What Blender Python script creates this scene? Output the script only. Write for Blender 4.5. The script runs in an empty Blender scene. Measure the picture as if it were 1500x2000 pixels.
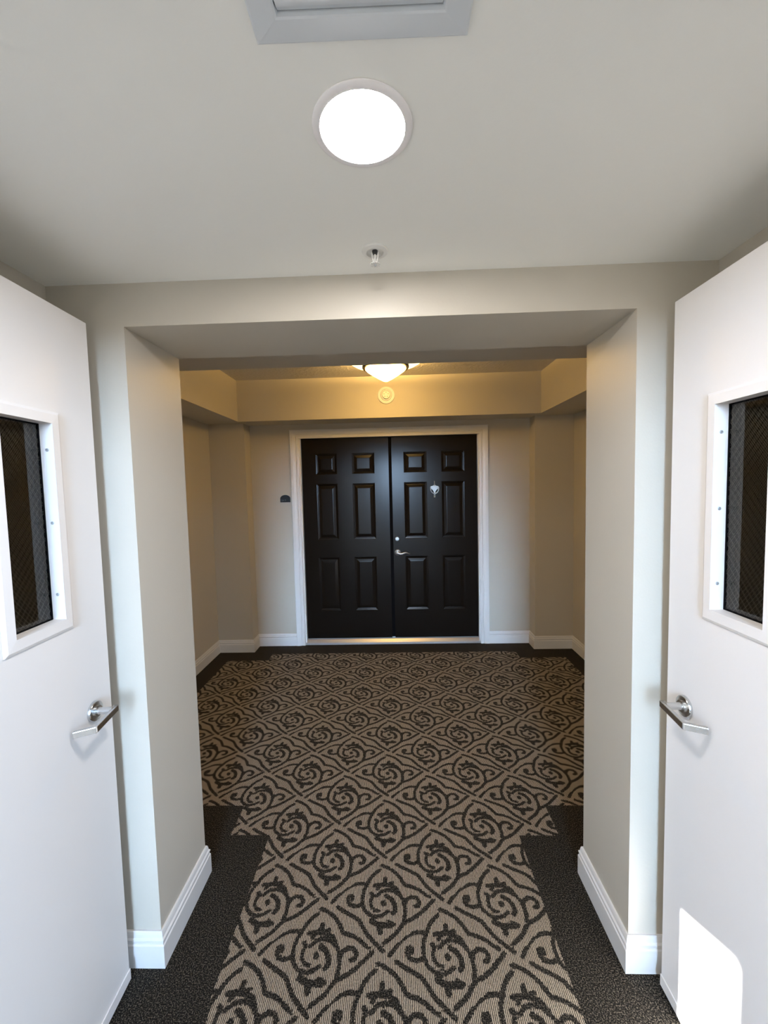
import bpy, bmesh, math
import numpy as np
from mathutils import Vector, Matrix

sc = bpy.context.scene
COL = sc.collection

# ------------------------------------------------------------------ camera
cam_d = bpy.data.cameras.new('camera')
cam_d.sensor_fit = 'VERTICAL'
cam_d.sensor_height = 24.0
cam_d.lens = 798.68 / 2000.0 * 24.0
cam_d.clip_start = 0.02
cam = bpy.data.objects.new('camera', cam_d)
COL.objects.link(cam)
_F = Vector((-0.02960275, 0.99760286, -0.06254764))
_R = Vector((0.99932164, 0.02816618, -0.02372612))
_U = Vector((0.02190752, 0.06320756, 0.99775992))
cam.matrix_world = Matrix(((_R.x, _U.x, -_F.x, 0.0), (_R.y, _U.y, -_F.y, 0.0),
                           (_R.z, _U.z, -_F.z, 1.6826), (0, 0, 0, 1)))
sc.camera = cam

# ------------------------------------------------------------------ sky, sun, exposure
world = bpy.data.worlds.new('sky')
sc.world = world
world.use_nodes = True
_wt = world.node_tree
_bg = _wt.nodes['Background']
SKY_UP = (0.5, 0.6, 0.7, 1)  # high sky
SKY_LOW = (43.0, 62.0, 87.0, 1)  # bright hazy band over the horizon
SKY_GROUND = (0.20, 0.20, 0.19, 1)   # distance below the horizon
_tc = _wt.nodes.new('ShaderNodeTexCoord')
_sp = _wt.nodes.new('ShaderNodeSeparateXYZ')
_rp = _wt.nodes.new('ShaderNodeValToRGB')
_mr = _wt.nodes.new('ShaderNodeMapRange')
_mr.inputs[1].default_value = -1.0
_mr.inputs[2].default_value = 1.0
_wt.links.new(_tc.outputs['Generated'], _sp.inputs[0])
_wt.links.new(_sp.outputs['Z'], _mr.inputs[0])
_wt.links.new(_mr.outputs[0], _rp.inputs[0])
# a brighter part of the sky behind the photographer, low over the horizon
SKY_GLOW = (0.0, 0.0, 0.0, 1)
_dt = _wt.nodes.new('ShaderNodeVectorMath')
_dt.operation = 'DOT_PRODUCT'
_az = math.radians(-3.0)
_dt.inputs[1].default_value = (-math.sin(_az), -math.cos(_az), 0.10)
_gr = _wt.nodes.new('ShaderNodeMapRange')
_gr.interpolation_type = 'SMOOTHSTEP'
_gr.inputs[1].default_value = 0.84
_gr.inputs[2].default_value = 0.99
_zr = _wt.nodes.new('ShaderNodeMapRange')
_zr.inputs[1].default_value = -0.01
_zr.inputs[2].default_value = 0.01
_ml = _wt.nodes.new('ShaderNodeMath')
_ml.operation = 'MULTIPLY'
_gm = _wt.nodes.new('ShaderNodeMix')
_gm.data_type = 'RGBA'
_gm.blend_type = 'ADD'
_gm.inputs[7].default_value = SKY_GLOW
_wt.links.new(_tc.outputs['Generated'], _dt.inputs[0])
_wt.links.new(_dt.outputs['Value'], _gr.inputs[0])
_wt.links.new(_sp.outputs['Z'], _zr.inputs[0])
_wt.links.new(_gr.outputs[0], _ml.inputs[0])
_wt.links.new(_zr.outputs[0], _ml.inputs[1])
_wt.links.new(_ml.outputs[0], _gm.inputs[0])
# to the sides the view of the sky is closed in, so the low light comes mostly from straight behind
SKY_SIDE = 0.055
_d2 = _wt.nodes.new('ShaderNodeVectorMath')
_d2.operation = 'DOT_PRODUCT'
_d2.inputs[1].default_value = (-math.sin(_az), -math.cos(_az), 0.0)
_a2 = _wt.nodes.new('ShaderNodeMapRange')
_a2.interpolation_type = 'SMOOTHSTEP'
_a2.inputs[1].default_value = 0.81
_a2.inputs[2].default_value = 0.93
_a2.inputs[3].default_value = SKY_SIDE
_a2.inputs[4].default_value = 1.0
_vs = _wt.nodes.new('ShaderNodeVectorMath')
_vs.operation = 'SCALE'
_wt.links.new(_tc.outputs['Generated'], _d2.inputs[0])
_wt.links.new(_d2.outputs['Value'], _a2.inputs[0])
_wt.links.new(_rp.outputs[0], _vs.inputs[0])
_wt.links.new(_a2.outputs[0], _vs.inputs['Scale'])
_wt.links.new(_vs.outputs[0], _gm.inputs[6])
_wt.links.new(_gm.outputs[2], _bg.inputs[0])
_el = _rp.color_ramp.elements
_el[0].position, _el[0].color = 0.497, SKY_GROUND
_el[1].position, _el[1].color = 0.503, SKY_LOW
for _pos, _c in ((0.67, SKY_LOW), (0.77, SKY_UP)):
    _e = _el.new(_pos)
    _e.color = _c
_bg.inputs[1].default_value = 1.0

sun_d = bpy.data.lights.new('sun', 'SUN')
sun_d.energy = 85.0
sun_d.color = (1.0, 0.98, 0.94)
sun_d.angle = math.radians(0.5)
sun = bpy.data.objects.new('sun', sun_d)
COL.objects.link(sun)
sun.rotation_euler = Vector((1.779, 1.0, -0.45)).to_track_quat('-Z', 'Y').to_euler()

DOWNLIGHT = 255.0          # radiance of the lamp discs
DOME = 47.0

vs = sc.view_settings
vs.view_transform = 'Standard'
vs.look = 'None'
vs.exposure = -0.16
vs.gamma = 1.0
vs.use_curve_mapping = False
cy = sc.cycles
cy.use_denoising = True
cy.max_bounces = 10
cy.diffuse_bounces = 6
cy.caustics_reflective = False
cy.caustics_refractive = False
cy.sample_clamp_indirect = 6.0

# ------------------------------------------------------------------ measured places (metres)
XL, XR = -1.118, 1.011            # vestibule side walls
H1 = 2.3536                       # vestibule ceiling
YN0, YN1 = 0.20, 0.35             # wall with the open doorway
D1, D2 = 1.334, 1.6705            # cased opening, front and back
OL, OR, HO = -0.867, 0.765, 2.2174
D4, DC = 4.269, 4.1085            # end wall, corner columns
KL, KR = -1.509, 1.3825
WL, WR = -1.8696, 1.7635
HS, HT = 2.3433, 2.7347           # dropped ceiling edge, raised tray
TL, TR, TN, TF = -1.5172, 1.3978, 2.2668, 3.98
BASE_H = 0.129


# ------------------------------------------------------------------ materials
def new_mat(name):
    m = bpy.data.materials.new(name)
    m.use_nodes = True
    nt = m.node_tree
    return m, nt, nt.nodes['Principled BSDF']


def node(nt, kind, **kw):
    n = nt.nodes.new(kind)
    for k, v in kw.items():
        if k.startswith('i_'):
            key = k[2:]
            n.inputs[int(key) if key.isdigit() else key].default_value = v
        else:
            setattr(n, k, v)
    return n


def paint(name, col, rough=0.5, bump=0.0, scale=120.0, metal=0.0, vary=0.0, spec=0.5, coat=0.0):
    m, nt, b = new_mat(name)
    b.inputs['Base Color'].default_value = (*col, 1)
    b.inputs['Roughness'].default_value = rough
    b.inputs['Metallic'].default_value = metal
    b.inputs['Specular IOR Level'].default_value = spec
    b.inputs['Coat Weight'].default_value = coat
    tc = node(nt, 'ShaderNodeTexCoord')
    if vary:
        n = node(nt, 'ShaderNodeTexNoise', i_Scale=3.0, i_Detail=5.0)
        nt.links.new(tc.outputs['Object'], n.inputs['Vector'])
        mx = node(nt, 'ShaderNodeMix', data_type='RGBA')
        mx.inputs[6].default_value = (*[c * (1 - vary) for c in col], 1)
        mx.inputs[7].default_value = (*[min(1, c * (1 + vary)) for c in col], 1)
        nt.links.new(n.outputs['Fac'], mx.inputs[0])
        nt.links.new(mx.outputs[2], b.inputs['Base Color'])
    if bump:
        n = node(nt, 'ShaderNodeTexNoise', i_Scale=scale, i_Detail=3.0)
        bp = node(nt, 'ShaderNodeBump', i_Strength=bump, i_Distance=0.004)
        nt.links.new(tc.outputs['Object'], n.inputs['Vector'])
        nt.links.new(n.outputs['Fac'], bp.inputs['Height'])
        nt.links.new(bp.outputs['Normal'], b.inputs['Normal'])
    return m


def lamp_mat(name, col, strength):
    m, nt, b = new_mat(name)
    b.inputs['Base Color'].default_value = (0.8, 0.8, 0.8, 1)
    b.inputs['Roughness'].default_value = 0.35
    b.inputs['Emission Color'].default_value = (*col, 1)
    b.inputs['Emission Strength'].default_value = strength
    return m


def glass_mat(name):
    m, nt, b = new_mat(name)
    nt.nodes.remove(b)
    out = nt.nodes['Material Output']
    fr = node(nt, 'ShaderNodeFresnel', i_IOR=1.75)
    tr = node(nt, 'ShaderNodeBsdfTransparent', i_Color=(0.93, 0.97, 0.95, 1))
    gl = node(nt, 'ShaderNodeBsdfGlossy', i_Color=(1, 1, 1, 1), i_Roughness=0.03)
    mx = node(nt, 'ShaderNodeMixShader')
    nt.links.new(fr.outputs[0], mx.inputs[0])
    nt.links.new(tr.outputs[0], mx.inputs[1])
    nt.links.new(gl.outputs[0], mx.inputs[2])
    nt.links.new(mx.outputs[0], out.inputs['Surface'])
    return m


def knockdown_mat(name, col):
    m, nt, b = new_mat(name)
    b.inputs['Base Color'].default_value = (*col, 1)
    b.inputs['Roughness'].default_value = 0.8
    tc = node(nt, 'ShaderNodeTexCoord')
    n = node(nt, 'ShaderNodeTexNoise', i_Scale=38.0, i_Detail=3.0)
    r = node(nt, 'ShaderNodeValToRGB')
    r.color_ramp.elements[0].position = 0.45
    r.color_ramp.elements[1].position = 0.60
    bp = node(nt, 'ShaderNodeBump', i_Strength=0.35, i_Distance=0.005)
    nt.links.new(tc.outputs['Object'], n.inputs['Vector'])
    nt.links.new(n.outputs['Fac'], r.inputs[0])
    nt.links.new(r.outputs[0], bp.inputs['Height'])
    nt.links.new(bp.outputs['Normal'], b.inputs['Normal'])
    return m


def carpet_mat():
    """Loop pile figure against dark cut pile; 'figure' and 'field' are woven-in distances in metres."""
    m, nt, b = new_mat('carpet')
    L = nt.links.new
    tc = node(nt, 'ShaderNodeTexCoord')
    fig = node(nt, 'ShaderNodeAttribute', attribute_name='figure')
    fld = node(nt, 'ShaderNodeAttribute', attribute_name='field')
    jit = node(nt, 'ShaderNodeTexNoise', i_Scale=150.0, i_Detail=1.0)
    L(tc.outputs['Object'], jit.inputs['Vector'])
    j = node(nt, 'ShaderNodeMath', operation='MULTIPLY_ADD', i_1=0.011, i_2=-0.0052)
    L(jit.outputs['Fac'], j.inputs[0])

    def step(att, width):
        a = node(nt, 'ShaderNodeMath', operation='ADD')
        L(att.outputs['Fac'], a.inputs[0])
        L(j.outputs[0], a.inputs[1])
        r = node(nt, 'ShaderNodeMapRange', i_1=-width, i_2=width)
        L(a.outputs[0], r.inputs[0])
        return r
    s1, s2 = step(fig, 0.0013), step(fld, 0.001)
    mask = node(nt, 'ShaderNodeMath', operation='MULTIPLY')
    L(s1.outputs[0], mask.inputs[0])
    L(s2.outputs[0], mask.inputs[1])
    # ribs of the light loops run along the corridor
    wv = node(nt, 'ShaderNodeTexWave', wave_type='BANDS', bands_direction='X', i_Scale=52.0,
              i_Distortion=1.2, i_Detail=1.0)
    wv.inputs['Detail Scale'].default_value = 2.0
    L(tc.outputs['Object'], wv.inputs['Vector'])
    lt = node(nt, 'ShaderNodeValToRGB')
    lt.color_ramp.elements[0].position = 0.22
    lt.color_ramp.elements[0].color = (*CARPET_GAP, 1)
    lt.color_ramp.elements[1].position = 0.70
    lt.color_ramp.elements[1].color = (*CARPET_LIGHT, 1)
    lp = node(nt, 'ShaderNodeTexNoise', i_Scale=190.0, i_Detail=1.0)
    L(tc.outputs['Object'], lp.inputs['Vector'])
    lm = node(nt, 'ShaderNodeMath', operation='MULTIPLY_ADD', i_1=1.0, i_2=-0.5)
    L(lp.outputs['Fac'], lm.inputs[0])
    la = node(nt, 'ShaderNodeMath', operation='ADD')
    L(wv.outputs['Fac'], la.inputs[0])
    L(lm.outputs[0], la.inputs[1])
    L(la.outputs[0], lt.inputs[0])
    # flecked dark pile
    n2 = node(nt, 'ShaderNodeTexNoise', i_Scale=240.0, i_Detail=2.0, i_Roughness=0.6)
    L(tc.outputs['Object'], n2.inputs['Vector'])
    dk = node(nt, 'ShaderNodeValToRGB')
    dk.color_ramp.elements[0].position = 0.485
    dk.color_ramp.elements[0].color = (*CARPET_DARK, 1)
    dk.color_ramp.elements[1].position = 0.70
    dk.color_ramp.elements[1].color = (*CARPET_FLECK, 1)
    L(n2.outputs['Fac'], dk.inputs[0])
    mx = node(nt, 'ShaderNodeMix', data_type='RGBA')
    L(mask.outputs[0], mx.inputs[0])
    L(dk.outputs[0], mx.inputs[6])
    L(lt.outputs[0], mx.inputs[7])
    L(mx.outputs[2], b.inputs['Base Color'])
    b.inputs['Roughness'].default_value = 0.95
    b.inputs['Specular IOR Level'].default_value = 0.1
    hm = node(nt, 'ShaderNodeMix', data_type='FLOAT')
    L(mask.outputs[0], hm.inputs[0])
    L(n2.outputs['Fac'], hm.inputs[2])
    L(wv.outputs['Fac'], hm.inputs[3])
    bp = node(nt, 'ShaderNodeBump', i_Strength=0.6, i_Distance=0.004)
    L(hm.outputs[0], bp.inputs['Height'])
    L(bp.outputs['Normal'], b.inputs['Normal'])
    return m


CARPET_LIGHT = (0.48, 0.40, 0.315)
CARPET_GAP = (0.04, 0.034, 0.028)
CARPET_DARK = (0.006, 0.0055, 0.005)
CARPET_FLECK = (0.135, 0.115, 0.092)
WALL = (0.53, 0.495, 0.43)
M_wall = paint('greige wall paint', WALL, 0.42, 0.06, 160)
M_ceil = paint('flat ceiling paint', (0.90, 0.905, 0.87), 0.7, 0.05, 120)
M_sof = paint('soffit paint', WALL, 0.6, 0.06, 160)
M_tray = knockdown_mat('knockdown ceiling', (0.66, 0.63, 0.58))
M_trim = paint('white trim enamel', (0.72, 0.72, 0.72), 0.32)
M_door = paint('off white door enamel', (0.82, 0.805, 0.805), 0.38, 0.03, 200)
M_brown = paint('dark brown door enamel', (0.007, 0.0052, 0.004), 0.21, 0.03, 90, spec=0.22)
M_black = paint('black weatherstrip', (0.004, 0.004, 0.005), 0.8, spec=0.05)
M_nickel = paint('satin nickel', (0.36, 0.365, 0.37), 0.42, metal=1.0)
M_chrome = paint('brushed chrome', (0.66, 0.68, 0.70), 0.22, metal=1.0)
M_screw = paint('grey screw', (0.40, 0.42, 0.44), 0.4, metal=0.6)
M_alu = paint('aluminium threshold', (0.60, 0.58, 0.56), 0.38, metal=0.8)
M_vent = paint('white vent enamel', (0.66, 0.70, 0.74), 0.42)
M_white = paint('white plastic', (0.78, 0.78, 0.76), 0.4)
M_dark = paint('dark recess', (0.02, 0.02, 0.02), 0.6)
M_bronze = paint('oil rubbed bronze', (0.030, 0.022, 0.014), 0.4, metal=0.5)
M_plaque = paint('dark navy plaque', (0.006, 0.014, 0.022), 0.45)
M_plaqmark = paint('pale plaque marks', (0.16, 0.20, 0.26), 0.5)
M_wire = paint('glass wire', (0.34, 0.32, 0.28), 0.45, metal=0.7)
M_glass = glass_mat('wired glass')
M_conc = paint('concrete', (0.12, 0.117, 0.112), 0.9, 0.2, 60, vary=0.15)
M_stucco = paint('outside stucco', (0.55, 0.52, 0.47), 0.9, 0.3, 80)
M_down = lamp_mat('downlight lens', (1.0, 0.945, 0.90), DOWNLIGHT)
M_dome = lamp_mat('warm glass lit', (1.0, 0.57, 0.13), DOME * 1.05)
M_bulb = lamp_mat('warm light inside the bowl', (1.0, 0.60, 0.17), DOME * 3.0)
M_pan = lamp_mat('warm glass pan', (1.0, 0.76, 0.36), 4.0)
M_carpet = carpet_mat()


# ------------------------------------------------------------------ mesh helpers
def link(name, bm, mats, parent=None, smooth=False):
    bmesh.ops.recalc_face_normals(bm, faces=bm.faces)
    me = bpy.data.meshes.new(name)
    bm.to_mesh(me)
    bm.free()
    for m in (mats if isinstance(mats, (list, tuple)) else [mats]):
        me.materials.append(m)
    if smooth:
        for p in me.polygons:
            p.use_smooth = True
        me.set_sharp_from_angle(angle=math.radians(35))
    o = bpy.data.objects.new(name, me)
    COL.objects.link(o)
    if parent is not None:
        o.parent = parent
    return o


def empty(name, loc=(0, 0, 0), rz=0.0):
    o = bpy.data.objects.new(name, None)
    o.empty_display_size = 0.05
    o.location = loc
    o.rotation_euler = (0, 0, rz)
    COL.objects.link(o)
    return o


def tag(o, label=None, cat=None, group=None, kind=None):
    for k, v in (('label', label), ('category', cat), ('group', group), ('kind', kind)):
        if v:
            o[k] = v
    return o


def struct(o):
    o['kind'] = 'structure'
    return o


def add_box(bm, x0, x1, y0, y1, z0, z1):
    v = [bm.verts.new((x, y, z)) for x in (x0, x1) for y in (y0, y1) for z in (z0, z1)]
    for f in ((0, 1, 3, 2), (4, 6, 7, 5), (0, 4, 5, 1), (2, 3, 7, 6), (0, 2, 6, 4), (1, 5, 7, 3)):
        bm.faces.new([v[i] for i in f])
    return v


def box(*a):
    bm = bmesh.new()
    add_box(bm, *a)
    return bm


def bevel(bm, w, seg=2):
    bmesh.ops.bevel(bm, geom=list(bm.edges), offset=w, segments=seg, profile=0.5, affect='EDGES')
    return bm


def add_prism(bm, pts, fn):
    """pts: closed 2-D outline; fn(a, b, end) -> 3-D point for end 0 / 1."""
    A = [bm.verts.new(fn(a, b, 0)) for a, b in pts]
    B = [bm.verts.new(fn(a, b, 1)) for a, b in pts]
    n = len(pts)
    bm.faces.new(A)
    bm.faces.new(B[::-1])
    for i in range(n):
        bm.faces.new((A[i], A[(i + 1) % n], B[(i + 1) % n], B[i]))


def add_lathe(bm, prof, fn, n=48):
    """prof: list of (r, h); fn(x, y, h) -> 3-D point."""
    rings = []
    for r, h in prof:
        if r < 1e-6:
            rings.append([bm.verts.new(fn(0, 0, h))])
        else:
            rings.append([bm.verts.new(fn(r * math.cos(2 * math.pi * i / n), r * math.sin(2 * math.pi * i / n), h))
                          for i in range(n)])
    for a, b in zip(rings, rings[1:]):
        for i in range(n):
            k = (i + 1) % n
            if len(a) == 1 and len(b) == 1:
                continue
            if len(a) == 1:
                bm.faces.new((a[0], b[k], b[i]))
            elif len(b) == 1:
                bm.faces.new((a[i], a[k], b[0]))
            else:
                bm.faces.new((a[i], a[k], b[k], b[i]))
    for R, flip in ((rings[0], 0), (rings[-1], 1)):
        if len(R) > 2:
            bm.faces.new(R if flip else R[::-1])


def add_tube(bm, pts, radii, n=12, flat=1.0, up=(0, 0, 1)):
    pts = [Vector(p) for p in pts]
    rings = []
    for i, p in enumerate(pts):
        t = (pts[min(i + 1, len(pts) - 1)] - pts[max(i - 1, 0)]).normalized()
        s = t.cross(Vector(up))
        s = s.normalized() if s.length > 1e-4 else Vector((1, 0, 0))
        w = s.cross(t).normalized()
        r = radii[i] if isinstance(radii, (list, tuple)) else radii
        rings.append([bm.verts.new(p + s * (r * flat * math.cos(2 * math.pi * k / n)) + w * (r * math.sin(2 * math.pi * k / n)))
                      for k in range(n)])
    for a, b in zip(rings, rings[1:]):
        for k in range(n):
            bm.faces.new((a[k], a[(k + 1) % n], b[(k + 1) % n], b[k]))
    bm.faces.new(rings[0][::-1])
    bm.faces.new(rings[-1])


def add_ring(bm, outer, inner, f0, f1):
    """Rectangular ring slab. outer / inner = (a0, a1, b0, b1); f0(a,b), f1(a,b) -> points of the two faces."""
    def loop(r, f):
        a0, a1, b0, b1 = r
        return [bm.verts.new(f(a, b)) for a, b in ((a0, b0), (a1, b0), (a1, b1), (a0, b1))]
    o0, i0, o1, i1 = loop(outer, f0), loop(inner, f0), loop(outer, f1), loop(inner, f1)
    for k in range(4):
        m = (k + 1) % 4
        bm.faces.new((o0[k], o0[m], i0[m], i0[k]))
        bm.faces.new((o1[k], i1[k], i1[m], o1[m]))
        bm.faces.new((o0[k], o1[k], o1[m], o0[m]))
        bm.faces.new((i0[k], i0[m], i1[m], i1[k]))


def add_nested(bm, rects, f):
    """Concentric rectangles joined by quads, last one filled. rects: (a0, a1, b0, b1, depth)."""
    loops = []
    for a0, a1, b0, b1, d in rects:
        loops.append([bm.verts.new(f(a, b, d)) for a, b in ((a0, b0), (a1, b0), (a1, b1), (a0, b1))])
    for A, B in zip(loops, loops[1:]):
        for k in range(4):
            m = (k + 1) % 4
            bm.faces.new((A[k], A[m], B[m], B[k]))
    bm.faces.new(loops[-1])


def add_sweep(bm, path, prof, side):
    """Sweep a (thickness, height) outline along a floor path with mitred corners; side = +1 left of travel."""
    P = [Vector(p) for p in path]
    nrm = []
    for a, b in zip(P, P[1:]):
        t = (b - a).normalized()
        nrm.append(Vector((-t.y, t.x)) * side)
    rings = []
    for i, p in enumerate(P):
        if i == 0:
            m = nrm[0]
        elif i == len(P) - 1:
            m = nrm[-1]
        else:
            m = nrm[i - 1] + nrm[i]
            m = m / m.dot(nrm[i])
        rings.append([bm.verts.new((p.x + m.x * t, p.y + m.y * t, h)) for t, h in prof])
    n = len(prof)
    for A, B in zip(rings, rings[1:]):
        for k in range(n):
            bm.faces.new((A[k], A[(k + 1) % n], B[(k + 1) % n], B[k]))
    bm.faces.new(rings[0])
    bm.faces.new(rings[-1][::-1])


# ------------------------------------------------------------------ the setting: walls
struct(link('wall_left', box(XL - 0.12, XL, YN0, D1, -0.05, H1 + 0.1), M_wall))
struct(link('wall_right', box(XR, XR + 0.12, YN0, D1, -0.05, H1 + 0.1), M_wall))


def portal(x0, x1, z1, a0, a1, h, y0, y1):
    bm = bmesh.new()
    pts = [(x0, -0.05), (a0, -0.05), (a0, h), (a1, h), (a1, -0.05), (x1, -0.05), (x1, z1), (x0, z1)]
    add_prism(bm, pts, lambda a, b, e: (a, y1 if e else y0, b))
    return bm


struct(link('wall_front', portal(WL - 0.12, WR + 0.12, HT + 0.15, OL, OR, HO, D1, D2), M_wall))
struct(link('wall_entrance', portal(-4.2, 4.2, 3.2, -0.96, 0.885, 2.222, YN0, YN1), M_wall))
struct(link('wall_alcove_left', box(WL - 0.12, WL, D2, D4 + 0.15, -0.05, HT + 0.15), M_wall))
struct(link('wall_alcove_right', box(WR, WR + 0.12, D2, D4 + 0.15, -0.05, HT + 0.15), M_wall))
struct(link('wall_back', portal(WL - 0.12, WR + 0.12, HT + 0.15, -1.0, 0.868, 2.215, D4, D4 + 0.15), M_wall))
struct(link('column_left', box(WL, KL, DC, D4, -0.05, HS + 0.02), M_wall))
struct(link('column_right', box(KR, WR, DC, D4, -0.05, HS + 0.02), M_wall))

# ceilings
struct(link('ceiling_vestibule', box(XL - 0.12, XR + 0.12, YN0, D1, H1, H1 + 0.1), M_ceil))
struct(link('ceiling_tray', box(WL - 0.1, WR + 0.1, D2, D4 + 0.1, HT, HT + 0.1), M_tray))
bm = bmesh.new()
add_ring(bm, (WL, WR, D2, D4), (TL, TR, TN, TF), lambda a, b: (a, b, HS), lambda a, b: (a, b, HT))
struct(link('ceiling_soffit', bm, M_sof))

# ------------------------------------------------------------------ floor with the woven figure
# dark lines of one diamond repeat: points in metres from its centre, last number the half width
STROKES = [
    ((-0.0159, 0.1687), (0.0200, 0.1532), (0.0516, 0.1318), (0.0714, 0.1062), (0.0884, 0.0770), (0.1205, 0.0696), (0.1478, 0.0575), (0.1720, 0.0384), (0.1902, 0.0288), 0.0085),
    ((-0.0204, 0.1443), (-0.0399, 0.1290), (-0.0585, 0.1056), (-0.0698, 0.0784), (-0.0919, 0.0827), (-0.1157, 0.0804), (-0.1428, 0.0691), (-0.1665, 0.0515), (-0.1889, 0.0278), (-0.2064, 0.0040), 0.0085),
    ((0.2057, 0.0156), (0.1767, -0.0109), (0.1486, -0.0367), (0.1196, -0.0560), (0.0874, -0.0694), (0.0694, -0.0879), (0.0557, -0.1078), (0.0308, -0.1272), (0.0083, -0.1428), 0.0085),
    ((-0.1827, -0.0153), (-0.1516, -0.0329), (-0.1171, -0.0501), (-0.0916, -0.0651), (-0.0758, -0.0872), (-0.0561, -0.1157), (-0.0257, -0.1431), (0.0054, -0.1695), 0.0085),
    ((-0.0697, 0.0761), (-0.0811, 0.0563), (-0.0855, 0.0305), (-0.0843, 0.0015), (-0.0748, -0.0245), (-0.0531, -0.0439), (-0.0285, -0.0514), (-0.0026, -0.0462), (0.0192, -0.0298), 0.0080),
    ((-0.0263, 0.0309), (-0.0080, 0.0502), (0.0175, 0.0559), (0.0453, 0.0505), (0.0686, 0.0335), (0.0817, 0.0148), 0.0080),
    ((0.0117, 0.0311), (0.0329, 0.0187), (0.0455, -0.0017), (0.0497, -0.0257), (0.0396, -0.0374), 0.0100),
    ((-0.0413, 0.0350), (-0.0506, 0.0140), (-0.0492, -0.0084), (-0.0360, -0.0243), (-0.0174, -0.0292), 0.0075),
    ((-0.0005, 0.0041), (0.0030, -0.0020), 0.0110),
    ((-0.0519, 0.0413), (-0.0475, 0.0384), 0.0090),
    ((0.0817, 0.0148), (0.0866, -0.0095), (0.0889, -0.0371), (0.0828, -0.0619), 0.0085),
    ((0.0880, -0.0055), (0.0934, 0.0149), (0.1126, 0.0275), (0.1355, 0.0243), (0.1470, 0.0070), (0.1420, -0.0092), (0.1276, -0.0101), 0.0085),
    ((-0.0846, -0.0046), (-0.1088, -0.0116), (-0.1341, -0.0069), (-0.1444, 0.0093), (-0.1423, 0.0281), (-0.1278, 0.0303), (-0.1262, 0.0156), 0.0085),
    ((-0.0392, 0.0750), (-0.0090, 0.0787), (0.0214, 0.0766), (0.0517, 0.0635), (0.0686, 0.0335), 0.0095),
    ((0.0040, 0.0787), (0.0054, 0.1059), 0.0100),
    ((-0.0173, 0.0698), (-0.0255, 0.0588), 0.0080),
    ((0.0213, 0.0833), (0.0364, 0.0879), 0.0080),
    ((-0.0436, -0.0666), (-0.0192, -0.0794), (0.0046, -0.0811), (0.0341, -0.0820), 0.0110),
    ((-0.0112, -0.0812), (-0.0082, -0.1065), 0.0115),
    ((0.0240, -0.0680), (0.0459, -0.0789), 0.0080),
]


def carpet_floor():
    x = np.arange(-1.99, 1.89, 0.008)
    y = np.arange(YN0 - 0.001, D4 + 0.16, 0.008)
    X, Y = np.meshgrid(x, y)
    nx, ny = len(x), len(y)
    P = np.stack([X.ravel(), Y.ravel(), np.zeros(nx * ny)], 1)
    A, B, X0, Y0 = 0.2365, 0.1873, -0.087, 1.549
    u = (P[:, 0] - X0 - (P[:, 1] - Y0) * 0.004) / A
    v = (P[:, 1] - Y0) / B
    # nearest diamond centre (i + j even)
    s, d = np.round((u + v) / 2), np.round((u - v) / 2)
    lx, ly = (u - (s + d)) * A, (v - (s - d)) * B
    dist = np.full(len(P), 1.0)
    for st in STROKES:
        pts, r = st[:-1], st[-1]
        for (ax, ay), (bx, by) in zip(pts, pts[1:]):
            dx, dy = bx - ax, by - ay
            t = np.clip(((lx - ax) * dx + (ly - ay) * dy) / (dx * dx + dy * dy), 0, 1)
            dist = np.minimum(dist, np.hypot(lx - ax - t * dx, ly - ay - t * dy) - r)
    # outline of the figured field

    def rect(x0, x1, y0, y1):
        return np.minimum(np.minimum(P[:, 0] - x0, x1 - P[:, 0]), np.minimum(P[:, 1] - y0, y1 - P[:, 1]))
    field = np.maximum.reduce([rect(-0.65, 0.553, -1.0, 2.5), rect(-0.842, 0.744, 1.874, 2.5),
                               rect(-1.69, 1.60, 2.058, 3.888), rect(-1.29, 1.165, 2.1, 4.045)])
    i = np.arange(nx * ny).reshape(ny, nx)
    F = np.stack([i[:-1, :-1], i[:-1, 1:], i[1:, 1:], i[1:, :-1]], -1).reshape(-1, 4)
    me = bpy.data.meshes.new('floor')
    me.vertices.add(len(P))
    me.vertices.foreach_set('co', P.astype(np.float32).ravel())
    me.loops.add(F.size)
    me.loops.foreach_set('vertex_index', F.astype(np.int32).ravel())
    me.polygons.add(len(F))
    me.polygons.foreach_set('loop_start', np.arange(0, F.size, 4, dtype=np.int32))
    me.update(calc_edges=True)
    for nm, val in (('figure', dist), ('field', field)):
        at = me.attributes.new(nm, 'FLOAT', 'POINT')
        at.data.foreach_set('value', val.astype(np.float32))
    me.materials.append(M_carpet)
    o = bpy.data.objects.new('floor', me)
    COL.objects.link(o)
    return o


struct(carpet_floor())
struct(link('floor_slab', box(-2.0, 1.9, YN0 - 0.001, D4 + 0.16, -0.12, -0.004), M_conc))

# ------------------------------------------------------------------ baseboards
t = 0.016
PROF = [(0, 0), (t, 0), (t, 0.083), (t * 0.78, 0.087), (t * 0.78, 0.094), (t * 0.92, 0.098), (t * 0.92, 0.103),
        (t * 0.62, 0.108), (t * 0.55, 0.118), (t * 0.42, 0.126), (t * 0.30, BASE_H), (0, BASE_H)]
bm = bmesh.new()
add_sweep(bm, [(XL, YN1), (XL, D1), (OL, D1), (OL, D2), (WL, D2), (WL, DC), (KL, DC), (KL, D4), (-1.09, D4)], PROF, -1)
struct(link('baseboard_left', bm, M_trim))
bm = bmesh.new()
add_sweep(bm, [(XR, YN1), (XR, D1), (OR, D1), (OR, D2), (WR, D2), (WR, DC), (KR, DC), (KR, D4), (0.957, D4)], PROF, 1)
struct(link('baseboard_right', bm, M_trim))

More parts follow.
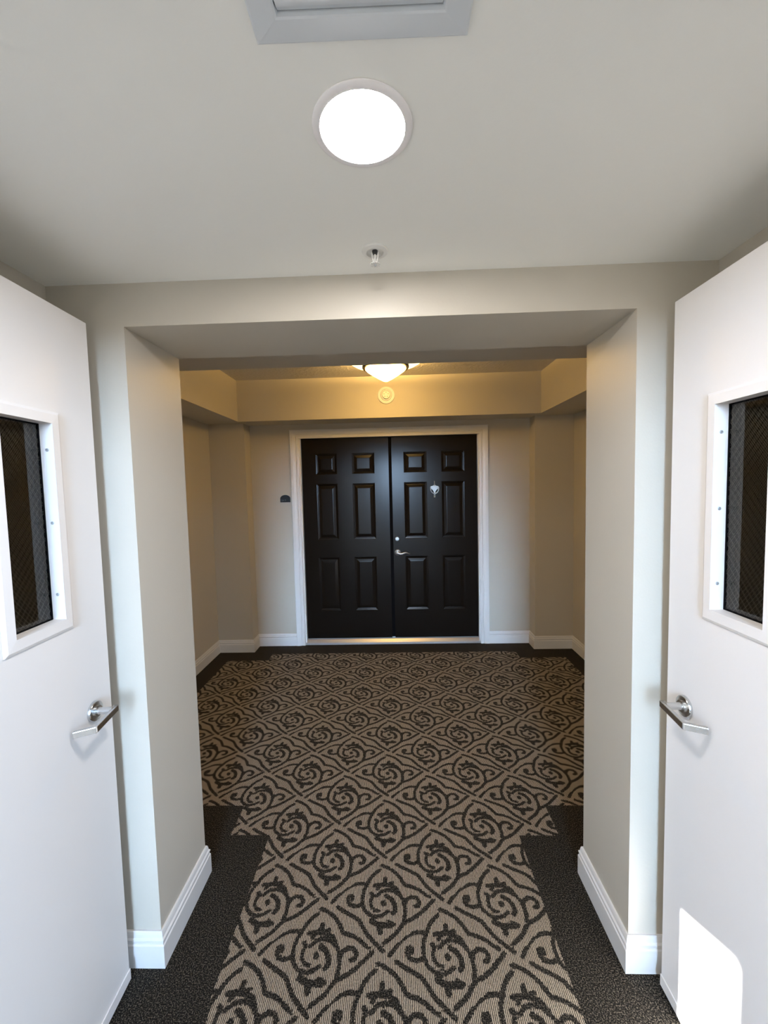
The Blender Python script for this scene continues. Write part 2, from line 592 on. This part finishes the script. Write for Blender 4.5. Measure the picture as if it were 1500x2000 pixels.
# ------------------------------------------------------------------ casing, jamb and threshold of the entry doors
CASE = [(0, 0), (0, 0.018), (0.006, 0.020), (0.030, 0.019), (0.052, 0.015), (0.056, 0.010), (0.064, 0.010),
        (0.068, 0.014), (0.088, 0.012), (0.0905, 0.008), (0.0905, 0)]      # (inwards from outer edge, out of wall)


def casing(x0, x1, z1):
    bm = bmesh.new()
    corners = [((x0, 0.0), (1, 0)), ((x0, z1), (1, -1)), ((x1, z1), (-1, -1)), ((x1, 0.0), (-1, 0))]
    rings = [[bm.verts.new((px + a * dx, D4 - o, pz + a * dz)) for a, o in CASE] for (px, pz), (dx, dz) in corners]
    n = len(CASE)
    for A, B in zip(rings, rings[1:]):
        for k in range(n):
            bm.faces.new((A[k], A[(k + 1) % n], B[(k + 1) % n], B[k]))
    bm.faces.new(rings[0])
    bm.faces.new(rings[-1][::-1])
    return bm


struct(link('trim_1', casing(-1.0905, 0.9575, 2.288), M_trim))
bm = bmesh.new()
jp = [(-1.003, 0.0), (-0.984, 0.0), (-0.984, 2.203), (0.854, 2.203), (0.854, 0.0), (0.871, 0.0), (0.871, 2.218), (-1.003, 2.218)]
add_prism(bm, jp, lambda a, b, e: (a, D4 + (0.14 if e else 0.001), b))
struct(link('trim_2', bm, M_trim))
bm = bmesh.new()
tp = [(D4 - 0.004, 0.002), (D4 - 0.004, 0.022), (D4 + 0.003, 0.030), (D4 + 0.026, 0.052), (D4 + 0.12, 0.058), (D4 + 0.12, 0.002)]
add_prism(bm, tp, lambda a, b, e: (0.866 if e else -0.998, a, b))
struct(link('trim_3', bm, M_alu))

# ------------------------------------------------------------------ entry doors
YD = D4 + 0.030
ROWS = [(0.364, 0.940), (1.131, 1.721), (1.822, 2.037)]


def entry_leaf(root, x0, x1, cols, y):
    """Moulded leaf with six openings, and one raised panel in each; the root stands at (x0, y, 0)."""
    z0, z1 = 0.062, 2.200
    xs = [x0] + [c for p in cols for c in p] + [x1]
    zs = [z0] + [c for p in ROWS for c in p] + [z1]
    bm = bmesh.new()
    for i in range(len(xs) - 1):
        for k in range(len(zs) - 1):
            if i % 2 == 1 and k % 2 == 1:
                continue
            v = [bm.verts.new((a - x0, 0, b)) for a, b in ((xs[i], zs[k]), (xs[i + 1], zs[k]), (xs[i + 1], zs[k + 1]), (xs[i], zs[k + 1]))]
            bm.faces.new(v)
    bmesh.ops.remove_doubles(bm, verts=bm.verts, dist=1e-5)
    add_nested(bm, [(0, x1 - x0, z0, z1, 0), (0, x1 - x0, z0, z1, 0.044)], lambda a, b, d: (a, d, b))
    bmesh.ops.remove_doubles(bm, verts=bm.verts, dist=1e-5)
    link('door_leaf', bm, M_brown, root)
    for (a0, a1) in cols:
        for (b0, b1) in ROWS:
            bm = bmesh.new()
            q = [(0, 0), (0.004, 0.003), (0.010, 0.004), (0.016, 0.010), (0.021, 0.011), (0.025, 0.009), (0.050, 0.002), (0.054, 0.0015)]
            add_nested(bm, [(a0 - x0 + e, a1 - x0 - e, b0 + e, b1 - e, d) for e, d in q], lambda a, b, d: (a, d, b))
            link('door_panel', bm, M_brown, root)


dl = empty('door_1', (-0.981, YD, 0))
entry_leaf(dl, -0.981, -0.068, [(-0.835, -0.611), (-0.452, -0.217)], YD)
link('astragal', box(0.9100, 0.9490, 0.024, 0.043, 0.063, 2.1995), M_black, dl)
tag(dl, 'dark brown six-panel entry door without a handle, beside the knocker door', 'door', kind='structure')
dr = empty('door_2', (-0.036, YD, 0))
entry_leaf(dr, -0.036, 0.851, [(0.089, 0.329), (0.482, 0.721)], YD)
tag(dr, 'dark brown six-panel entry door with silver knocker and lever', 'door', kind='structure')

# deadbolt, lever and knocker (local to the right leaf)
out = lambda cx, cz: (lambda a, b, h: (cx + a, -h, cz + b))
bm = bmesh.new()
add_lathe(bm, [(0.0285, 0), (0.0285, 0.006), (0.026, 0.009), (0.0, 0.009)], out(0.041, 1.128), 40)
db = link('deadbolt', bm, M_bronze, dr, True)
bm = bmesh.new()
add_lathe(bm, [(0.0215, 0.008), (0.0215, 0.016), (0.019, 0.021), (0.006, 0.022), (0.0, 0.022)], out(0.041, 1.127), 40)
add_box(bm, 0.0390, 0.0430, -0.0235, -0.020, 1.118, 1.136)
link('lock_cylinder', bm, M_nickel, db, True)
bm = bmesh.new()
add_lathe(bm, [(0.033, 0), (0.033, 0.004), (0.031, 0.009), (0.022, 0.013), (0.0145, 0.015), (0.0125, 0.030), (0.0125, 0.045), (0, 0.047)], out(0.044, 0.981), 48)
rs = link('handle_rose', bm, M_nickel, dr, True)
bm = bmesh.new()
add_tube(bm, [(0.036, -0.046, 0.981), (0.050, -0.047, 0.9775), (0.070, -0.047, 0.970), (0.088, -0.047, 0.971), (0.106, -0.046, 0.978), (0.126, -0.044, 0.982),
              (0.146, -0.041, 0.979), (0.162, -0.038, 0.972), (0.170, -0.036, 0.966)],
         [0.010, 0.012, 0.0125, 0.0115, 0.010, 0.009, 0.0075, 0.006, 0.003], 14, 0.7)
link('lever', bm, M_nickel, rs, True)

bm = bmesh.new()
kx = 0.036 + 0.406
add_lathe(bm, [(0.0, 0), (0.004, 0.002), (0.0055, 0.010), (0.003, 0.018), (0.006, 0.024), (0.0035, 0.032), (0.008, 0.045), (0.008, 0.056)],
          lambda a, b, h: (kx + a, -0.010 + b * 0.8, 1.727 - h), 16)
outl = [(-0.020, 0.000), (-0.040, -0.004), (-0.046, -0.018), (-0.036, -0.030), (-0.018, -0.044), (-0.008, -0.062), (-0.007, -0.120), (0.007, -0.120),
        (0.008, -0.062), (0.018, -0.044), (0.036, -0.030), (0.046, -0.018), (0.040, -0.004), (0.020, 0.000), (0.009, 0.008), (-0.009, 0.008)]
add_prism(bm, outl, lambda a, b, e: (kx + a, -0.014 if e else 0.0, 1.676 + b))
kb = link('knocker', bm, M_nickel, dr, True)
bm = bmesh.new()
ring = [(kx + 0.042 * math.cos(a), -0.020, 1.648 + 0.052 * math.sin(a)) for a in [math.radians(180 + 180 * i / 20) for i in range(21)]]
ring = [(kx - 0.042, -0.018, 1.662)] + ring + [(kx + 0.042, -0.018, 1.662)]
add_tube(bm, ring, 0.0055, 10, up=(0, 1, 0))
add_lathe(bm, [(0.0, 0), (0.007, 0.004), (0.007, 0.014), (0.004, 0.022), (0.006, 0.028), (0.0, 0.034)],
          lambda a, b, h: (kx + a, -0.018 + b, 1.588 - h), 16)
link('knocker_ring', bm, M_nickel, kb, True)

# ------------------------------------------------------------------ open white fire doors
def fire_door(name, side, xe, ye, th, label):
    sg = 1 if side == 'L' else -1
    rz = (-math.pi / 2 + th) if side == 'L' else (math.pi / 2 - th)
    root = empty(name, (xe, ye, 0), rz)
    tag(root, label, 'door', 'open white fire doors', 'structure')
    Z0, Z1, W, TH = 0.012, 2.2105, 0.915, 0.045
    f0, f1, g0, g1 = 0.1435, 0.368, 1.296, 1.909       # outside of the window frame
    o0, o1, h0, h1 = 0.176, 0.336, 1.331, 1.876        # clear opening
    bm = bmesh.new()
    add_ring(bm, (0, sg * W, Z0, Z1), (sg * (o0 - 0.004), sg * (o1 + 0.004), h0 - 0.004, h1 + 0.004),
             lambda a, b: (a, 0, b), lambda a, b: (a, -TH, b))
    link('door_leaf', bm, M_door, root)
    # frame of the lite: bevelled flange on both faces and a return down to the glass
    bm = bmesh.new()

    def flange(q):
        loops = []
        for e0, e1, d in q:
            a0, a1, b0, b1 = f0 + e0, f1 - e0, g0 + e0, g1 - e0
            if e1:
                a0, a1, b0, b1 = o0, o1, h0, h1
            loops.append([bm.verts.new((sg * a, d, b)) for a, b in ((a0, b0), (a1, b0), (a1, b1), (a0, b1))])
        for A, B in zip(loops, loops[1:]):
            for k in range(4):
                m = (k + 1) % 4
                bm.faces.new((A[k], A[m], B[m], B[k]))
    flange([(0, 0, 0.0005), (0.0005, 0, 0.004), (0.008, 0, 0.0075), (0, 1, 0.0085), (0, 1, -0.030)])
    flange([(0, 0, -TH - 0.0005), (0.0005, 0, -TH - 0.004), (0.008, 0, -TH - 0.0075), (0, 1, -TH - 0.0085), (0, 1, -0.036)])
    wf = link('window_frame', bm, M_door, root)
    for z in (1.402, 1.603, 1.804):
        bm = bmesh.new()
        add_lathe(bm, [(0.0045, 0), (0.0045, 0.0008), (0.0032, 0.0014), (0.0028, 0.0004), (0.0014, 0.0004), (0.0, 0.0002)],
                  lambda a, b, h: (sg * (o0 + 0.0001 + h), -0.010 + a, z + b), 20)
        link('screw', bm, M_screw, wf)
    bm = bmesh.new()
    add_ring(bm, (sg * o0, sg * o1, h0, h1), (sg * (o0 + 0.0035), sg * (o1 - 0.0035), h0 + 0.0035, h1 - 0.0035),
             lambda a, b: (a, -0.0300, b), lambda a, b: (a, -0.0275, b))
    link('gasket', bm, M_black, wf)
    gp = link('glass_pane', box(min(sg * o0, sg * o1), max(sg * o0, sg * o1), -0.036, -0.030, h0, h1), M_glass, root)
    bm = bmesh.new()
    pitch = 0.025
    for k in range(-40, 40):
        for sl in (1, -1):
            # wire b = h0 + sl * (a - o0) * 1.25 + k * pitch, clipped to the opening
            c = h0 + k * pitch
            pts = []
            for a in (o0 + 0.001, o1 - 0.001):
                pts.append((a, c + sl * 1.25 * (a - o0) if sl > 0 else c + 1.25 * (o1 - a)))
            (a0, b0), (a1, b1) = pts
            lo, hi = h0 + 0.001, h1 - 0.001
            if max(b0, b1) <= lo or min(b0, b1) >= hi:
                continue

            def cut(aa, ba, ab, bb):
                if ba < lo:
                    aa, ba = aa + (lo - ba) / (bb - ba) * (ab - aa), lo
                if ba > hi:
                    aa, ba = aa + (hi - ba) / (bb - ba) * (ab - aa), hi
                return aa, ba
            p0, p1 = cut(a0, b0, a1, b1), cut(a1, b1, a0, b0)
            add_tube(bm, [(sg * p0[0], -0.0365, p0[1]), (sg * p1[0], -0.0365, p1[1])], 0.00062, 5, up=(0, 1, 0))
    link('wire_mesh', bm, M_wire, gp)
    # lever handle with a square return
    bm = bmesh.new()
    cs, cz = 0.082, 1.0105
    add_lathe(bm, [(0.031, 0), (0.031, 0.006), (0.029, 0.009), (0.020, 0.010), (0.017, 0.010), (0.017, 0.015), (0.0, 0.015)],
              lambda a, b, h: (sg * cs + a, h, cz + b), 48)
    ro = link('handle_rose', bm, M_chrome, root, True)
    bm = bmesh.new()
    add_lathe(bm, [(0.0115, 0.014), (0.0105, 0.022), (0.0105, 0.058), (0.0, 0.058)], lambda a, b, h: (sg * cs + a, h, cz + b), 28)
    # plan outline of the bar, in (s, n); the heel is rounded, the far end turns back to the door
    plan = [(0.064, 0.062), (0.067, 0.0665), (0.166, 0.0665), (0.170, 0.064), (0.1905, 0.012), (0.1800, 0.009), (0.1615, 0.0555), (0.100, 0.0555), (0.068, 0.0520)]

    def drop(s):
        return cz + 0.001 - 0.115 * max(0.0, s - 0.07)
    lo = [bm.verts.new((sg * s, n, drop(s) - 0.0092)) for s, n in plan]
    hi = [bm.verts.new((sg * s, n, drop(s) + 0.0092)) for s, n in plan]
    k = len(plan)
    bm.faces.new(lo)
    bm.faces.new(hi[::-1])
    for i in range(k):
        bm.faces.new((lo[i], lo[(i + 1) % k], hi[(i + 1) % k], hi[i]))
    bmesh.ops.recalc_face_normals(bm, faces=bm.faces)
    lv = link('lever', bm, M_chrome, ro)
    md = lv.modifiers.new('edge', 'BEVEL')
    md.width = 0.0012
    md.segments = 2
    md.limit_method = 'ANGLE'
    link('door_sweep', bevel(box(min(0, sg * W), max(0, sg * W), 0.0005, 0.005, Z0, 0.05), 0.001, 1), M_door, root)
    return root


fire_door('door_3', 'L', -0.9518, 1.2796, 0.052, 'white fire door with wired glass, standing open against the left wall')
fire_door('door_4', 'R', 0.8461, 1.2821, 0.004, 'white fire door with wired glass and a sunlit patch at its foot')

# white frame of the doorway the fire doors hang in
bm = bmesh.new()
fp = [(-1.01, 0.0), (-0.945, 0.0), (-0.945, 2.214), (0.870, 2.214), (0.870, 0.0), (0.935, 0.0), (0.935, 2.28), (-1.01, 2.28)]
add_prism(bm, fp, lambda a, b, e: (a, YN1 + 0.012 if e else YN0 - 0.012, b))
struct(link('trim_4', bm, M_trim))

# ------------------------------------------------------------------ vestibule ceiling: downlight, sprinkler, vent
down = lambda cx, cy, top: (lambda a, b, h: (cx + a, cy + b, top - h))
r = empty('downlight', (-0.047, 0.806, H1))
tag(r, 'round lit white disc downlight in the vestibule ceiling', 'ceiling light')
bm = bmesh.new()
prof = [(0.0915, 0.0), (0.0935, 0.002), (0.0935, 0.0035), (0.0915, 0.0052), (0.084, 0.0066), (0.0795, 0.0068), (0.0785, 0.0060), (0.0785, 0.0)]
add_lathe(bm, prof, lambda a, b, h: (a, b, -h), 96)
link('trim_ring', bm, paint('bright white plastic', (0.92, 0.90, 0.91), 0.25), r, True)
bm = bmesh.new()
add_lathe(bm, [(0.0784, 0.002), (0.0784, 0.0062), (0.060, 0.0070), (0.030, 0.0075), (0.0, 0.0077)], lambda a, b, h: (a, b, -h), 96)
link('lens', bm, M_down, r, True)

r = empty('fire_sprinkler', (-0.044, 1.209, H1))
tag(r, 'white fire sprinkler head with round collar in the ceiling above the opening', 'sprinkler')
bm = bmesh.new()
add_lathe(bm, [(0.037, 0.0), (0.0375, 0.002), (0.036, 0.005), (0.026, 0.0075), (0.0245, 0.0075), (0.0235, 0.0005), (0.0, 0.0004)], lambda a, b, h: (a, b, -h), 56)
link('escutcheon', bm, M_white, r, True)
bm = bmesh.new()
add_lathe(bm, [(0.0080, 0.0008), (0.0080, 0.007), (0.006, 0.010), (0.0, 0.010)], lambda a, b, h: (a, b, -h), 24)
link('valve_body', bm, M_dark, r, True)
bm = bmesh.new()
for s in (-1, 1):
    add_tube(bm, [(s * 0.0085, 0, -0.004), (s * 0.0080, 0, -0.018), (s * 0.0040, 0, -0.032), (0, 0, -0.038)], [0.0022, 0.0022, 0.002, 0.002], 10)
add_tube(bm, [(0, 0, -0.011), (0, 0, -0.037)], [0.0026, 0.0018], 12)
link('frame_arms', bm, M_white, r, True)
bm = bmesh.new()
gear = []
for i in range(48):
    a = 2 * math.pi * i / 48
    rr = 0.0150 if i % 4 < 3 else 0.0095
    gear.append((rr * math.cos(a), rr * math.sin(a)))
add_prism(bm, gear, lambda a, b, e: (a, b, -0.0395 if e else -0.0380))
link('deflector', bm, M_white, r)
bm = bmesh.new()
add_lathe(bm, [(0.0028, 0.0390), (0.0028, 0.0420), (0.0, 0.0425)], lambda a, b, h: (a, b, -h), 14)
link('cap_screw', bm, M_screw, r)

r = empty('ceiling_vent', (-0.034, 0.5125, H1), math.radians(0.6))
tag(r, 'square white metal air vent in the ceiling behind the downlight', 'vent')
bm = bmesh.new()
wx, wy = 0.157, 0.1415


def vent_frame():
    q = [(0, 0.0), (0.0, 0.004), (0.003, 0.006), (0.036, 0.0095), (0.039, 0.0085), (0.041, 0.0)]
    loops = []
    for e, d in q:
        loops.append([bm.verts.new((sx * (wx - e), sy * (wy - e), -d)) for sx, sy in ((-1, -1), (1, -1), (1, 1), (-1, 1))])
    for A, B in zip(loops, loops[1:]):
        for k in range(4):
            m = (k + 1) % 4
            bm.faces.new((A[k], A[m], B[m], B[k]))


vent_frame()
link('vent_frame', bm, M_vent, r)
link('duct_back', box(-0.118, 0.118, -0.103, 0.103, -0.0012, -0.0004), M_dark, r)
for k in range(6):
    bm = bmesh.new()
    yc = 0.0865 - k * 0.0345
    sec = [(yc - 0.018, -0.0125), (yc - 0.008, -0.0115), (yc + 0.004, -0.0085), (yc + 0.013, -0.003), (yc + 0.0115, -0.002),
           (yc + 0.0035, -0.0070), (yc - 0.008, -0.0100), (yc - 0.018, -0.0110)]
    add_prism(bm, sec, lambda a, b, e: (0.1155 if e else -0.1155, a, b))
    link('vane', bm, M_vent, r)

# ------------------------------------------------------------------ alcove: flush light, alarm sounder, number plaque
r = empty('flush_ceiling_light', (-0.058, 3.30, HT))
tag(r, 'lit cone glass flush light with bronze band in the raised alcove ceiling', 'ceiling light')
bm = bmesh.new()
add_lathe(bm, [(0.065, 0.0), (0.065, 0.012), (0.0, 0.012)], lambda a, b, h: (a, b, -h), 40)
link('canopy', bm, M_bronze, r, True)
bm = bmesh.new()
pan = [(0.060, 0.010), (0.170, 0.018), (0.285, 0.040), (0.310, 0.038), (0.313, 0.043), (0.290, 0.064), (0.257, 0.083), (0.215, 0.096), (0.165, 0.103), (0.060, 0.103)]
add_lathe(bm, pan, lambda a, b, h: (a, b, -h), 80)
for f in bm.faces:                 # the bulbs shine out of the open top of the bowl
    c = f.calc_center_median()
    f.material_index = 1 if c.z > -0.036 else 0
link('glass_pan', bm, [M_pan, M_bulb], r, True)
bm = bmesh.new()
add_lathe(bm, [(0.158, 0.096), (0.180, 0.097), (0.185, 0.102), (0.185, 0.117), (0.181, 0.123), (0.164, 0.124), (0.158, 0.122)], lambda a, b, h: (a, b, -h), 80)
link('bronze_band', bm, M_bronze, r, True)
bm = bmesh.new()
add_lathe(bm, [(0.162, 0.118), (0.160, 0.128), (0.148, 0.140), (0.108, 0.168), (0.060, 0.198), (0.022, 0.219), (0.010, 0.2225), (0.0, 0.2235)], lambda a, b, h: (a, b, -h), 80)
link('glass_cone', bm, M_dome, r, True)

r = empty('alarm_sounder', (-0.071, TF, 2.553))
tag(r, 'round cream alarm sounder on the beam face above the brown doors', 'alarm sounder')
bm = bmesh.new()
add_lathe(bm, [(0.080, 0.0), (0.082, 0.004), (0.080, 0.010), (0.066, 0.013), (0.058, 0.013), (0.056, 0.006), (0.055, 0.006), (0.053, 0.016), (0.046, 0.021), (0.042, 0.019), (0.0405, 0.009), (0.0, 0.009)],
          lambda a, b, h: (a, -h, b), 72)
link('base_plate', bm, M_white, r, True)
bm = bmesh.new()
add_lathe(bm, [(0.0385, 0.009), (0.0385, 0.026), (0.035, 0.032), (0.0, 0.034)], lambda a, b, h: (a, -h, b), 56)
sd = link('sounder_dome', bm, M_white, r, True)
bm = bmesh.new()
for k in range(5):
    a = math.radians(90 + 72 * k)
    cx, cz = 0.021 * math.cos(a), 0.021 * math.sin(a)
    add_lathe(bm, [(0.0055, 0.0325), (0.0055, 0.0345), (0.0, 0.0346)], lambda p, q, h: (cx + p, -h, cz + q), 14)
link('sound_port', bm, paint('cream port', (0.45, 0.43, 0.38), 0.6), sd)

r = empty('number_plaque', (-1.160, D4, 1.540))
tag(r, 'small dark arched number plaque on the wall beside the brown doors', 'plaque')
bm = bmesh.new()
arch = [(-0.053, 0.0), (0.053, 0.0), (0.053, 0.040)]
arch += [(0.053 * math.cos(math.radians(a)), 0.040 + 0.037 * math.sin(math.radians(a))) for a in range(10, 171, 10)] + [(-0.053, 0.040)]
add_prism(bm, arch, lambda a, b, e: (a, -0.008 if e else -0.0005, b))
link('plate', bm, M_plaque, r)
bm = bmesh.new()
for st in (((-0.040, 0.026), (-0.034, 0.029), (-0.030, 0.024), (-0.040, 0.013), (-0.029, 0.013)),
           ((-0.023, 0.013), (-0.023, 0.028), (-0.015, 0.013), (-0.015, 0.028)),
           ((-0.006, 0.028), (0.006, 0.028), (0.000, 0.013))):
    add_tube(bm, [(a, -0.0085, b) for a, b in st], 0.0011, 6, up=(0, 1, 0))
link('raised_characters', bm, M_plaqmark, r)

# ------------------------------------------------------------------ outside the doorway: landing and an added sun-blocking wall
struct(link('floor_landing', box(-6.5, 6.5, -7.0, YN0, -0.12, -0.006), M_conc))
bm = bmesh.new()
pts = [(-2.885, -0.05), (-1.35, -0.05), (-1.35, 4.2), (-3.9, 4.2), (-3.9, 1.432), (-2.885, 1.432)]  # unseen wall added to trim the sun to a patch on the right fire door
add_prism(bm, pts, lambda a, b, e: (a, -1.10 if e else -1.2, b))
struct(link('sun_blocker_wall', bm, M_stucco))
# tall open slot in the far wall of the landing: the daylight comes through it
bm = bmesh.new()
add_box(bm, -2.6, -0.39, -2.8, -2.6, -0.05, 4.4)
add_box(bm, 0.29, 2.5, -2.8, -2.6, -0.05, 4.4)
add_box(bm, -0.39, 0.29, -2.8, -2.6, -0.05, 0.4)
add_box(bm, -0.39, 0.29, -2.8, -2.6, 3.3, 4.4)
struct(link('wall_landing', bm, M_stucco))
